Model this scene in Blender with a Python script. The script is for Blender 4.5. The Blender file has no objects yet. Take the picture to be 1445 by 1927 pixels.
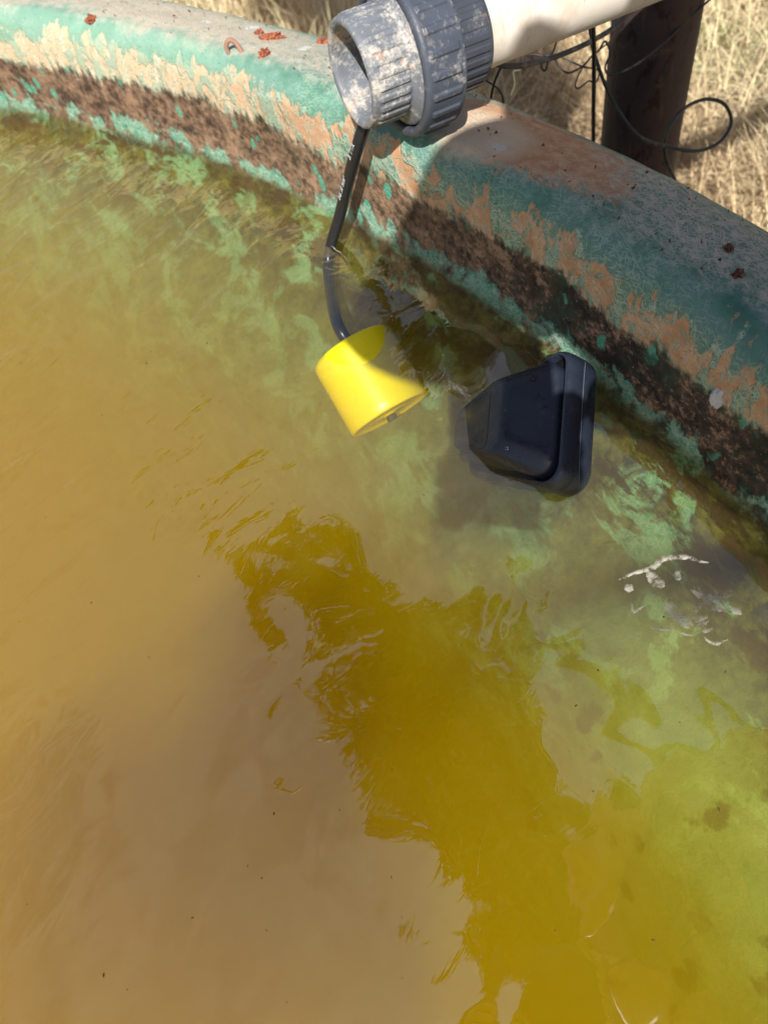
import bpy, bmesh, math, random
import numpy as np
from mathutils import Vector, Matrix, noise as mnoise
random.seed(7); rng = np.random.default_rng(7)
sc = bpy.context.scene; COL = sc.collection
# ------------------------------------------------------------------ camera
F = 1391.0; PW, PH = 1445.0, 1927.0; CH = 0.45
nad = np.array([277.5, 802.5, F]); nad /= np.linalg.norm(nad)
zc = np.array([0, 0, 1.0]); Yv = zc - zc.dot(nad) * nad; Yv /= np.linalg.norm(Yv)
Zv = -nad; Xv = np.cross(Yv, Zv); R = np.array([Xv, Yv, Zv])
def ray(px, py): return R @ np.array([px - PW / 2, py - PH / 2, F])
def at(px, py, h=0.0):
    d = ray(px, py); return np.array([0, 0, CH]) + d * ((h - CH) / d[2])
def dep(px, py, d): return np.array([0, 0, CH]) + ray(px, py) * d / F
cam = bpy.data.cameras.new("camera"); camo = bpy.data.objects.new("camera", cam); COL.objects.link(camo)
cx, cy, cz = R @ [1, 0, 0], -(R @ [0, 1, 0]), -(R @ [0, 0, 1])
camo.matrix_world = Matrix(((cx[0], cy[0], cz[0], 0), (cx[1], cy[1], cz[1], 0), (cx[2], cy[2], cz[2], CH), (0, 0, 0, 1)))
cam.sensor_fit = 'VERTICAL'; cam.sensor_height = 36; cam.lens = 36 * F / PH
cam.clip_start = 0.01; cam.clip_end = 500
cam.dof.use_dof = True; cam.dof.focus_distance = 0.50; cam.dof.aperture_fstop = 8.0
sc.camera = camo
# ------------------------------------------------------------------ world + sun
SUN_EL, SUN_AZ = math.radians(50), math.radians(75)   # azimuth the light travels towards
sd = Vector((math.cos(SUN_AZ) * math.cos(SUN_EL), math.sin(SUN_AZ) * math.cos(SUN_EL), -math.sin(SUN_EL)))
w = bpy.data.worlds.new("World"); sc.world = w; w.use_nodes = True
nt = w.node_tree; bg = nt.nodes['Background']
sky = nt.nodes.new('ShaderNodeTexSky'); sky.sky_type = 'NISHITA'; sky.sun_disc = False
sky.sun_elevation = SUN_EL; sky.sun_rotation = math.atan2(-sd.x, -sd.y); sky.air_density = 1.0; sky.dust_density = 2.0
tc = nt.nodes.new('ShaderNodeTexCoord'); mp = nt.nodes.new('ShaderNodeMapping'); mp.inputs['Scale'].default_value = (1, 1, 2.0)
nt.links.new(tc.outputs['Generated'], mp.inputs[0])
nz = nt.nodes.new('ShaderNodeTexNoise'); nz.inputs['Scale'].default_value = 3.2; nz.inputs['Detail'].default_value = 5; nz.inputs['Roughness'].default_value = .55
nt.links.new(mp.outputs[0], nz.inputs['Vector'])
rp = nt.nodes.new('ShaderNodeValToRGB'); rp.color_ramp.elements[0].position = .32; rp.color_ramp.elements[1].position = .54
nt.links.new(nz.outputs['Fac'], rp.inputs[0])
dp = nt.nodes.new('ShaderNodeVectorMath'); dp.operation = 'DOT_PRODUCT'; nt.links.new(tc.outputs['Generated'], dp.inputs[0]); dp.inputs[1].default_value = (-.35, .45, .82)
mr = nt.nodes.new('ShaderNodeMapRange'); mr.interpolation_type = 'SMOOTHSTEP'; mr.inputs['From Min'].default_value = .66; mr.inputs['From Max'].default_value = .90; nt.links.new(dp.outputs['Value'], mr.inputs['Value'])
sz = nt.nodes.new('ShaderNodeSeparateXYZ'); nt.links.new(tc.outputs['Generated'], sz.inputs[0])
mz = nt.nodes.new('ShaderNodeMapRange'); mz.interpolation_type = 'SMOOTHSTEP'; mz.inputs['From Min'].default_value = .38; mz.inputs['From Max'].default_value = .68; mz.inputs['To Min'].default_value = 1.0; mz.inputs['To Max'].default_value = .50; nt.links.new(sz.outputs['Z'], mz.inputs['Value'])
mw = nt.nodes.new('ShaderNodeMath'); mw.operation = 'MULTIPLY'; nt.links.new(mr.outputs[0], mw.inputs[0]); nt.links.new(mz.outputs[0], mw.inputs[1])
mu = nt.nodes.new('ShaderNodeMath'); mu.operation = 'MULTIPLY'; nt.links.new(mw.outputs[0], mu.inputs[0]); nt.links.new(rp.outputs[0], mu.inputs[1])
mx = nt.nodes.new('ShaderNodeMix'); mx.data_type = 'RGBA'
CLOUD = 5.0
mx.inputs['B'].default_value = (CLOUD * .95, CLOUD * .98, CLOUD * 1.04, 1)
nt.links.new(mu.outputs[0], mx.inputs['Factor']); nt.links.new(sky.outputs[0], mx.inputs['A'])
nt.links.new(mx.outputs['Result'], bg.inputs[0]); bg.inputs[1].default_value = 0.08
sl = bpy.data.lights.new("sun", 'SUN'); sl.energy = 5.0; sl.angle = math.radians(.5); sl.color = (1, .95, .86)
so = bpy.data.objects.new("sun", sl); COL.objects.link(so); so.rotation_euler = sd.to_track_quat('-Z', 'Y').to_euler()
sc.view_settings.view_transform = 'Standard'; sc.view_settings.look = 'None'; sc.view_settings.gamma = 1; sc.view_settings.exposure = 0.34
sc.cycles.use_denoising = True; sc.cycles.max_bounces = 12; sc.cycles.volume_bounces = 5
sc.cycles.transparent_max_bounces = 24; sc.cycles.caustics_reflective = False; sc.cycles.caustics_refractive = False
# ------------------------------------------------------------------ helpers
def tag(o, label=None, cat=None, group=None, kind=None):
    if label: o['label'] = label
    if cat: o['category'] = cat
    if group: o['group'] = group
    if kind: o['kind'] = kind
    return o
def meshobj(name, V, Fc, mat=None, parent=None, smooth=True, uv=None):
    me = bpy.data.meshes.new(name); me.from_pydata([tuple(map(float, v)) for v in V], [], [tuple(map(int, f)) for f in Fc])
    if smooth: me.polygons.foreach_set('use_smooth', [True] * len(me.polygons))
    if uv is not None:
        l = me.uv_layers.new(name='UVMap'); idx = np.empty(len(me.loops), int); me.loops.foreach_get('vertex_index', idx)
        l.data.foreach_set('uv', np.asarray(uv, dtype=np.float32)[idx].ravel())
    me.update()
    o = bpy.data.objects.new(name, me); COL.objects.link(o)
    if mat: me.materials.append(mat)
    if parent: o.parent = parent
    return o
def empty(name, loc=(0, 0, 0)):
    o = bpy.data.objects.new(name, None); COL.objects.link(o); o.location = loc; o.empty_display_size = .02; return o
def gridfaces(n, m, closeu=False, off=0):
    f = []
    for i in range(n if closeu else n - 1):
        for j in range(m - 1):
            a = i * m + j; b = ((i + 1) % n) * m + j; f.append((a + off, b + off, b + 1 + off, a + 1 + off))
    return f
def smooth_path(P, n=12):
    P = [np.array(p, float) for p in P]; P = [2 * P[0] - P[1]] + P + [2 * P[-1] - P[-2]]; out = []
    for i in range(1, len(P) - 2):
        for k in range(n):
            t = k / n; a, b, c, d = P[i - 1:i + 3]
            out.append(.5 * ((2 * b) + (c - a) * t + (2 * a - 5 * b + 4 * c - d) * t * t + (3 * b - a - 3 * c + d) * t ** 3))
    out.append(P[-2]); return out
def tube(P, r, seg=12, cap=True):
    P = [np.array(p, float) for p in P]; n = len(P); V = []; prev = None
    for i, p in enumerate(P):
        t = P[min(i + 1, n - 1)] - P[max(i - 1, 0)]; t /= np.linalg.norm(t) + 1e-12
        if prev is None:
            u = np.cross(t, [0, 0, 1.0]); 
            if np.linalg.norm(u) < .1: u = np.cross(t, [0, 1.0, 0])
        else: u = prev - t * prev.dot(t)
        u /= np.linalg.norm(u); v = np.cross(t, u); prev = u
        rr = r(i / (n - 1)) if callable(r) else r
        for k in range(seg):
            a = 2 * math.pi * k / seg; V.append(p + rr * (math.cos(a) * u + math.sin(a) * v))
    Fc = []
    for i in range(n - 1):
        for k in range(seg):
            a = i * seg + k; b = i * seg + (k + 1) % seg; Fc.append((a, b, b + seg, a + seg))
    if cap: Fc.append(tuple(range(seg - 1, -1, -1))); Fc.append(tuple(range((n - 1) * seg, n * seg)))
    return V, Fc
def merge(parts):
    V, Fc = [], []
    for v, f in parts:
        o = len(V); V += list(v); Fc += [tuple(i + o for i in q) for q in f]
    return V, Fc
def lathe(prof, seg=96, rfun=None):
    """prof: list of (s, r) closed or open, axis +X local"""
    V = []
    for k in range(seg):
        a = 2 * math.pi * k / seg
        for j, (s, r) in enumerate(prof):
            rr = r + (rfun(a, s, r, j) if rfun else 0); V.append((s, rr * math.cos(a), rr * math.sin(a)))
    return V, gridfaces(seg, len(prof), True)
# ---- node expression helper
class NT:
    def __init__(s, name):
        s.m = bpy.data.materials.new(name); s.m.use_nodes = True; s.t = s.m.node_tree; s.b = s.t.nodes['Principled BSDF']; s.out = s.t.nodes['Material Output']
    def n(s, ty, **k):
        x = s.t.nodes.new(ty)
        for a, b in k.items(): setattr(x, a, b)
        return x
    def put(s, sock, v):
        if isinstance(v, E): v = v.s
        if isinstance(v, bpy.types.NodeSocket): s.t.links.new(v, sock)
        elif isinstance(v, (tuple, list)) and len(v) == 3 and sock.type == 'RGBA': sock.default_value = (*v, 1)
        else: sock.default_value = v
    def math(s, op, a, b=0.0, c=None, clamp=False):
        x = s.n('ShaderNodeMath', operation=op, use_clamp=clamp); s.put(x.inputs[0], a); s.put(x.inputs[1], b)
        if c is not None: s.put(x.inputs[2], c)
        return E(s, x.outputs[0])
    def comb(s, x, y, z=0.0):
        c = s.n('ShaderNodeCombineXYZ'); s.put(c.inputs[0], x); s.put(c.inputs[1], y); s.put(c.inputs[2], z); return c.outputs[0]
    def noise(s, vec, scale, detail=3, rough=.5, dist=0.0):
        x = s.n('ShaderNodeTexNoise'); s.put(x.inputs['Vector'], vec); x.inputs['Scale'].default_value = scale; x.inputs['Detail'].default_value = detail
        x.inputs['Roughness'].default_value = rough; x.inputs['Distortion'].default_value = dist; return E(s, x.outputs['Fac'])
    def voro(s, vec, scale, out='Distance', feature='F1', rnd=1.0):
        x = s.n('ShaderNodeTexVoronoi', feature=feature); s.put(x.inputs['Vector'], vec); x.inputs['Scale'].default_value = scale; x.inputs['Randomness'].default_value = rnd
        return E(s, x.outputs[out])
    def step(s, v, lo, hi):
        x = s.n('ShaderNodeMapRange', interpolation_type='SMOOTHSTEP'); s.put(x.inputs['Value'], v); s.put(x.inputs['From Min'], lo); s.put(x.inputs['From Max'], hi)
        return E(s, x.outputs[0])
    def mix(s, f, a, b):
        x = s.n('ShaderNodeMix', data_type='RGBA'); s.put(x.inputs['Factor'], f); s.put(x.inputs['A'], a); s.put(x.inputs['B'], b); return x.outputs['Result']
    def bump(s, h, strength=.5, dist=.001, normal=None):
        x = s.n('ShaderNodeBump'); s.put(x.inputs['Height'], h); x.inputs['Strength'].default_value = strength; x.inputs['Distance'].default_value = dist
        if normal is not None: s.t.links.new(normal, x.inputs['Normal'])
        return x.outputs[0]
    def obj(s): return s.n('ShaderNodeTexCoord').outputs['Object']
    def uvxy(s):
        u = s.n('ShaderNodeUVMap'); x = s.n('ShaderNodeSeparateXYZ'); s.t.links.new(u.outputs[0], x.inputs[0]); return E(s, x.outputs[0]), E(s, x.outputs[1]), u.outputs[0]
    def xyz(s):
        x = s.n('ShaderNodeSeparateXYZ'); s.t.links.new(s.obj(), x.inputs[0]); return E(s, x.outputs[0]), E(s, x.outputs[1]), E(s, x.outputs[2])
class E:
    def __init__(s, n, k): s.n = n; s.s = k
    def __add__(s, o): return s.n.math('ADD', s, o)
    __radd__ = __add__
    def __sub__(s, o): return s.n.math('SUBTRACT', s, o)
    def __rsub__(s, o): return s.n.math('SUBTRACT', o, s)
    def __mul__(s, o): return s.n.math('MULTIPLY', s, o)
    __rmul__ = __mul__
    def __truediv__(s, o): return s.n.math('DIVIDE', s, o)
def simple(name, col, rough=.5, spec=.5, var=.0, scale=40, bump=0.0, bs=None, metal=0.0, dirt=None, dthr=(.5, .65)):
    g = NT(name); b = g.b
    o = g.obj(); n1 = g.noise(o, scale, 5, .6)
    c = g.mix(n1, tuple(x * (1 - var) for x in col), tuple(min(1, x * (1 + var)) for x in col))
    if dirt: c = g.mix(g.step(g.noise(o, scale * .6, 6, .65), *dthr), c, dirt)
    g.put(b.inputs['Base Color'], c); b.inputs['Roughness'].default_value = rough; b.inputs['Metallic'].default_value = metal
    b.inputs['Specular IOR Level'].default_value = spec
    if bump: g.put(b.inputs['Normal'], g.bump(g.noise(o, bs or scale * 3, 4, .6), bump, .001))
    return g.m
# ------------------------------------------------------------------ tank geometry constants
TC = np.array([-1.4, -.25]); RW = 1.690; GZ = -.66
def uv_of(p):
    q = np.array(p[:2]) - TC; return math.atan2(q[1], q[0]) * RW
# ------------------------------------------------------------------ ground
def ground():
    n = 160; xs = np.sign(np.linspace(-1, 1, n)) * np.abs(np.linspace(-1, 1, n)) ** 3 * 150
    V = []
    for x in xs:
        for y in xs:
            V.append((x + .8, y + 1.2, GZ + .03 * mnoise.noise((x * 1.3, y * 1.3, 0)) * (1 if abs(x) < 5 and abs(y) < 5 else 3)))
    g = NT('dry_soil'); o = g.obj()
    c = g.mix(g.noise(o, 9, 6, .65), (.30, .21, .13), (.62, .48, .30)); c = g.mix(g.step(g.noise(o, 30, 5, .7), .5, .7), c, (.58, .46, .28))
    g.put(g.b.inputs['Base Color'], c); g.b.inputs['Roughness'].default_value = .95
    g.put(g.b.inputs['Normal'], g.bump(g.noise(o, 60, 5, .7), .8, .02))
    tag(meshobj('ground', V, gridfaces(n, n), g.m), kind='structure')
ground()
def grass():
    g = NT('straw'); at_ = g.n('ShaderNodeAttribute'); at_.attribute_name = 'tint'
    rr = g.n('ShaderNodeValToRGB'); cr = rr.color_ramp
    cr.elements[0].position = 0; cr.elements[0].color = (.16, .10, .05, 1); cr.elements[1].position = 1; cr.elements[1].color = (.12, .17, .04, 1)
    for p, c in ((.12, (.50, .36, .20, 1)), (.5, (.76, .61, .37, 1)), (.9, (.90, .77, .52, 1)), (.95, (.46, .46, .20, 1))):
        e = cr.elements.new(p); e.color = c
    g.t.links.new(at_.outputs['Fac'], rr.inputs[0]); g.put(g.b.inputs['Base Color'], rr.outputs[0]); g.b.inputs['Roughness'].default_value = .7
    N = 60000; V = np.zeros((N * 8, 3)); Fc = []; tint = np.zeros(N * 8)
    x = rng.uniform(-.9, 2.6, N); y = rng.uniform(.2, 4.2, N)
    keep = np.hypot(x - TC[0], y - TC[1]) > 1.86
    az = rng.uniform(0, 6.283, N); L = rng.uniform(.06, .26, N); tilt = rng.beta(1.6, 1.6, N) * 1.5
    k = 0
    for i in range(N):
        if not keep[i]: continue
        cl = mnoise.noise((x[i] * 2.2, y[i] * 2.2, 5)); tt = .5 + .9 * cl + rng.normal(0, .16)
        h = GZ + rng.uniform(-.01, .05) ; stand = 1 if mnoise.noise((x[i] * 1.1, y[i] * 1.1, 9)) > -.05 else 0
        tl = tilt[i] * (.45 if stand else 1.0); a = az[i]; d = np.array([math.cos(a), math.sin(a)]); wv = np.array([-d[1], d[0], 0]) * rng.uniform(.0008, .0021)
        p = np.array([x[i], y[i], h]); l = L[i] * (1.35 if stand else 1); 
        for j in range(4):
            f = j / 3; ang = tl + f * .55; 
            q = p + (np.array([d[0] * math.sin(ang), d[1] * math.sin(ang), math.cos(ang)]) * l / 3 if j else 0); p = q
            ww = wv * (1 - .85 * f); V[k + 2 * j] = p - ww; V[k + 2 * j + 1] = p + ww
        for j in range(3): Fc.append((k + 2 * j, k + 2 * j + 1, k + 2 * j + 3, k + 2 * j + 2))
        tint[k:k + 8] = min(.93, max(0.0, tt)) if cl < .33 or rng.random() < .75 else 1.0; k += 8
    o = meshobj('dry_grass', V[:k], Fc, g.m)
    a = o.data.attributes.new('tint', 'FLOAT', 'POINT'); a.data.foreach_set('value', tint[:k].astype(np.float32))
    tag(o, 'sunbleached straw-coloured dry grass covering the ground behind the tank', 'grass', kind='stuff')
grass()
# ------------------------------------------------------------------ tank
def tank_material():
    g = NT('worn_green_gelcoat'); u, v, uv = g.uvxy()
    P = g.comb(u, v, 0.0)
    ln = g.noise(P, 9, 4, .55); mn = g.noise(P, 34, 5, .62); fn = g.noise(P, 120, 4, .65)
    streak = g.noise(g.comb(u * 1.0, v * .22), 130, 4, .6)
    # fibre strands
    def fib(ang, sc_, lo, hi, seed, st=11):
        c, s = math.cos(ang), math.sin(ang)
        wx = g.noise(g.comb(u + seed, v), 22, 2) * .012
        a = (u * c + v * s) + seed + wx; b = v * c - u * s + wx
        return g.step(g.noise(g.comb(a, b * st, seed), sc_, 1.5, .5), lo, hi)
    fibs = None
    for i, an in enumerate((.15, .75, -.5, -1.15, 1.5, .45)):
        f = fib(an, 52 + 9 * i, .59, .67, 3.7 * i + 1, 9)
        fibs = f if fibs is None else g.math('MAXIMUM', fibs, f)
    fine = None
    for i, an in enumerate((.3, -.3, 1.1, -.9)):
        f = fib(an, 105 + 17 * i, .56, .68, 2.1 * i + 31, 7)
        fine = f if fine is None else g.math('MAXIMUM', fine, f)
    # vertical coordinate with ragged offsets
    rag = (ln - .5) * .05 + (mn - .5) * .035 + (fn - .5) * .012 + (streak - .5) * .03
    vr = v + rag
    left = g.step(u, .86, 1.12)           # paler, sun-chalked end of the rim
    # base green
    green = g.mix(g.step(mn, .3, .7), (.060, .175, .130), (.135, .30, .230))
    green = g.mix(g.step(g.noise(P, 17, 4, .6), .45, .7), green, (.12, .23, .22))
    green = g.mix(left * .55, green, (.30, .50, .38))
    # top of flange: tan scratched strands
    dens = g.step(vr, .105, .135) * (1 - g.step(vr + (mn - .5) * .04, .185, .203))
    tan = g.mix(fn, (.40, .36, .29), (.68, .63, .54))
    patchy = g.step(mn * .6 + ln * .5, .44, .60)
    top = g.mix(dens * g.math('MAXIMUM', fibs, fine * .9) * (patchy * .3 + .7), green, tan)
    top = g.mix(dens * g.step(fn * .7 + g.noise(P, 260, 3, .7) * .4, .53, .62) * .6, top, tan)
    top = g.mix(g.step(g.noise(P, 330, 2, .6), .62, .70) * .5, top, (.02, .07, .05))
    chalk = dens * g.step(ln * .5 + mn * .5 + fn * .25, .50 - .0, .72) 
    top = g.mix(dens * left * g.step(fn + mn * .6 + ln * .4, .72, 1.02), top, (.60, .53, .42))
    top = g.mix((1 - dens) * fine * g.step(ln + (mn - .5) * .6, .42, .62) * .65, top, (.33, .48, .38))
    # the peeled orange coat: a big patch behind the union plus crumbs
    ub, vb = PATCH
    du = (u - ub) / .085; dv = (v - vb) / .040
    dd = du * du + dv * dv + (mn - .5) * 2.2 + (ln - .5) * 1.5 + (fibs - .5) * .6
    op = 1 - g.step(dd, .7, 1.15)
    orange = g.mix(g.step(fn * .6 + mn * .4, .35, .65), (.50, .22, .105), (.70, .42, .25))
    top = g.mix(op * .92, top, orange)
    ub, vb = BLEACH
    du = (u - ub) / .045; dv = (v - vb) / .035
    dd = du * du + dv * dv + (fn - .5) * 1.2 + (mn - .5) * 1.2
    top = g.mix((1 - g.step(dd, .2, 1.4)) * .9, top, (.74, .62, .48))
    # white droppings / scuffs
    wv = g.voro(P, 16); top = g.mix((1 - g.step(wv + (fn - .5) * .25 + (mn - .5) * .3, .06, .11)) * .8 * dens, top, (.72, .74, .76))
    # orange band round the bend
    bw = g.step(v + rag * 1.1, .052, .060) * (1 - g.step(v + rag * 1.5 + (mn - .5) * .02, .088, .094))
    hol = g.step(g.noise(g.comb(u, v * .6), 60, 4, .55, .6), .50, .56)
    peach = g.mix(g.step(mn + (fn - .5) * .6, .3, .7), (.50, .27, .15), (.72, .47, .31))
    peach = g.mix(left * .75, peach, g.mix(fn, (.66, .47, .29), (.80, .70, .52)))
    peach = g.mix(g.step(streak * .6 + fn * .4, .50, .62) * (left * .75 + .15), peach, (.80, .76, .66))
    peach = g.mix(g.step(g.noise(P, 210, 3, .7), .58, .68) * .55, peach, (.33, .15, .08))
    mask = bw * (1 - hol * (.95 - left * .25)) * (1 - fibs * g.step(fn, .44, .60) * .8)
    col = g.mix(mask, top, peach)
    col = g.mix(bw * (1 - mask) * g.math('MAXIMUM', fine, fibs) * .8, col, g.mix(fn, (.30, .48, .38), (.62, .64, .50)))
    # scum: near black crust, brown towards its edges and the sunny end
    vs = v + rag * .9
    sm = (1 - g.step(vs, .052, .062))
    crust = g.mix(g.step(fn * .55 + mn * .45, .42, .60), (.012, .010, .010), (.10, .062, .045))
    crust = g.mix(g.step(g.noise(P, 190, 5, .78) * .6 + mn * .5, .54, .66), crust, (.40, .25, .17))
    crust = g.mix(g.step(g.noise(P, 45, 6, .72, .5), .50, .58) * .85, crust, g.mix(fn, (.006, .005, .006), (.05, .036, .03)))
    crust = g.mix(g.step(g.noise(P, 13, 4, .7), .50, .62) * (1 - g.step(fn, .42, .6)) * .8, crust, (.05, .09, .06))
    crust = g.mix(g.step(g.noise(P, 420, 2, .5), .70, .74), crust, (.45, .42, .40))
    crust = g.mix(g.step(u, .62, .85) * .62, crust, g.mix(g.step(fn * .6 + mn * .4, .38, .62), (.075, .045, .028), (.46, .30, .19)))
    crust = g.mix(g.step(u, .95, 1.15) * .6, crust, g.mix(g.step(fn * .5 + mn * .5, .40, .62), (.045, .026, .022), (.32, .20, .13)))
    ch = g.voro(g.comb(u, v * .55) , 55, 'Distance'); 
    teal = g.mix(fine * .6, (.06, .33, .23), (.28, .55, .42))
    chip = (1 - g.step(ch + (fn - .5) * .45 + (mn - .5) * .5, .20, .26)) * g.step(g.noise(P, 20, 3), .46, .54)
    crust = g.mix(chip, crust, teal)
    col = g.mix(sm, col, crust)
    # pale teal strip at the water line
    wl = (1 - g.step(v + (ln - .5) * .05 + (mn - .5) * .045 + (streak - .5) * .03, .006, .013))
    tl2 = g.mix(g.step(fn + (fine * .3), .4, .8), (.10, .30, .21), (.36, .52, .40))
    col = g.mix(wl * g.step(g.noise(P, 22, 5, .68, .4), .44, .53), col, tl2)
    # below the water: algae film over green coat
    alg = g.mix(g.step(fn * .5 + mn * .5, .38, .62), (.022, .026, .006), (.15, .16, .03))
    coat = g.mix(g.step(mn, .35, .65), (.06, .24, .11), (.19, .45, .22))
    coat = g.mix(fine * .35, coat, (.50, .60, .34))
    am = g.step(g.noise(g.comb(u * .8, v), 19, 6, .68, .6) + (1 - g.step(u, .3, .6)) * .035, .42, .50)
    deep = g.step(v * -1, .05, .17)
    coat = g.mix(g.step(v * -1, .05, .11) * .7 * (1 - g.step(u + (ln - .5) * .2, .33, .52)), coat, g.mix(mn, (.26, .50, .12), (.50, .80, .26)))  # lime tint painted in for the sunlit submerged wall at right
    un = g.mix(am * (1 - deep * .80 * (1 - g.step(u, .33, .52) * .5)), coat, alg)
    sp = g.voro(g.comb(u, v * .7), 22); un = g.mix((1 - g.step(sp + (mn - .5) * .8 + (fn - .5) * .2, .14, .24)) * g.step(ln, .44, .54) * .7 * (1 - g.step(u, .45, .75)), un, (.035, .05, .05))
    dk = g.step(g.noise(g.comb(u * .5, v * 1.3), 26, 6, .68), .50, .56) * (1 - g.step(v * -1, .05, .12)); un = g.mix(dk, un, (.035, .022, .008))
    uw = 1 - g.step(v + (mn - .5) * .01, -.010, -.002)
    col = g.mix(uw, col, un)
    g.put(g.b.inputs['Base Color'], col)
    g.put(g.b.inputs['Roughness'], .62 - fn * .2 + sm * .15); g.b.inputs['Specular IOR Level'].default_value = .35
    h = mask * .5 + dens * fibs * .35 + fn * .25 + sm * g.noise(P, 160, 5, .75) * 1.6 - hol * bw * .2 + g.noise(P, 14, 3) * 2.0
    g.put(g.b.inputs['Normal'], g.bump(h, .8, .0016))
    return g.m
PATCH = (uv_of(at(985, 262, .1)), .150); BLEACH = (uv_of(at(885, 262, .1)), .135)
def tank():
    # profile (r, z, v) from the floor of the basin up the wall, over the flange, down outside
    prof = []
    under = [(0.02, -.50), (.6, -.49), (1.0, -.46), (1.2, -.46), (1.38, -.41), (1.48, -.30), (1.515, -.20), (1.535, -.140), (1.56, -.112), (1.60, -.085), (1.64, -.055), (1.672, -.022), (1.689, 0.0)]
    up = [(1.6905, .015), (1.6915, .03), (1.692, .045), (1.693, .06), (1.6945, .075), (1.6965, .086), (1.7005, .095), (1.707, .101), (1.715, .1045), (1.73, .1035), (1.745, .1005), (1.76, .0965), (1.775, .092), (1.787, .0865), (1.796, .081), (1.802, .075), (1.806, .067), (1.8065, .055), (1.803, .045), (1.798, .04)]
    back = [(1.79, .045), (1.775, .06), (1.74, .075), (1.716, .07), (1.708, .05), (1.706, 0), (1.706, -.3), (1.706, GZ - .05)]
    def dens(P, step):
        out = [P[0]]
        for a, b in zip(P, P[1:]):
            d = math.hypot(b[0] - a[0], b[1] - a[1]); k = max(1, int(math.ceil(d / step)))
            for i in range(1, k + 1): out.append((a[0] + (b[0] - a[0]) * i / k, a[1] + (b[1] - a[1]) * i / k))
        return out
    u_ = dens(under[3:], .008); P = under[:3] + u_ + dens([under[-1]] + up, .0035)[1:] + back
    i0 = len(under[:3]) + len(u_) - 1
    v = [0.0] * len(P)
    for i in range(i0 + 1, len(P)): v[i] = v[i - 1] + math.hypot(P[i][0] - P[i - 1][0], P[i][1] - P[i - 1][1])
    for i in range(i0 - 1, -1, -1): v[i] = v[i + 1] - math.hypot(P[i][0] - P[i + 1][0], P[i][1] - P[i + 1][1])
    th = list(np.radians(np.arange(-6, 62, .12))) + list(np.radians(np.arange(62, 354, 1.5)))
    m = len(P); V = []; UV = []
    for t in th:
        for (r, z), vv in zip(P, v):
            w1 = mnoise.noise((t * 9, vv * 8, 1)) * .004 + mnoise.noise((t * 40, vv * 30, 2)) * .0012
            wz = mnoise.noise((t * 7, vv * 3, 7)) * .003 * (z > .05) + mnoise.noise((t * 55, vv * 40, 3)) * .0007
            if r < .1: w1 = wz = 0
            rr = r + w1 * (1 if z > -.6 else 0); V.append((TC[0] + rr * math.cos(t), TC[1] + rr * math.sin(t), z + wz)); UV.append((t * RW, vv))
    F_ = gridfaces(len(th), m, True)
    o = meshobj('water_tank', V, F_, tank_material(), uv=UV)
    tag(o, 'round green fibreglass water tank with worn orange and black-crusted rim', 'tank')
tank()
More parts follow.
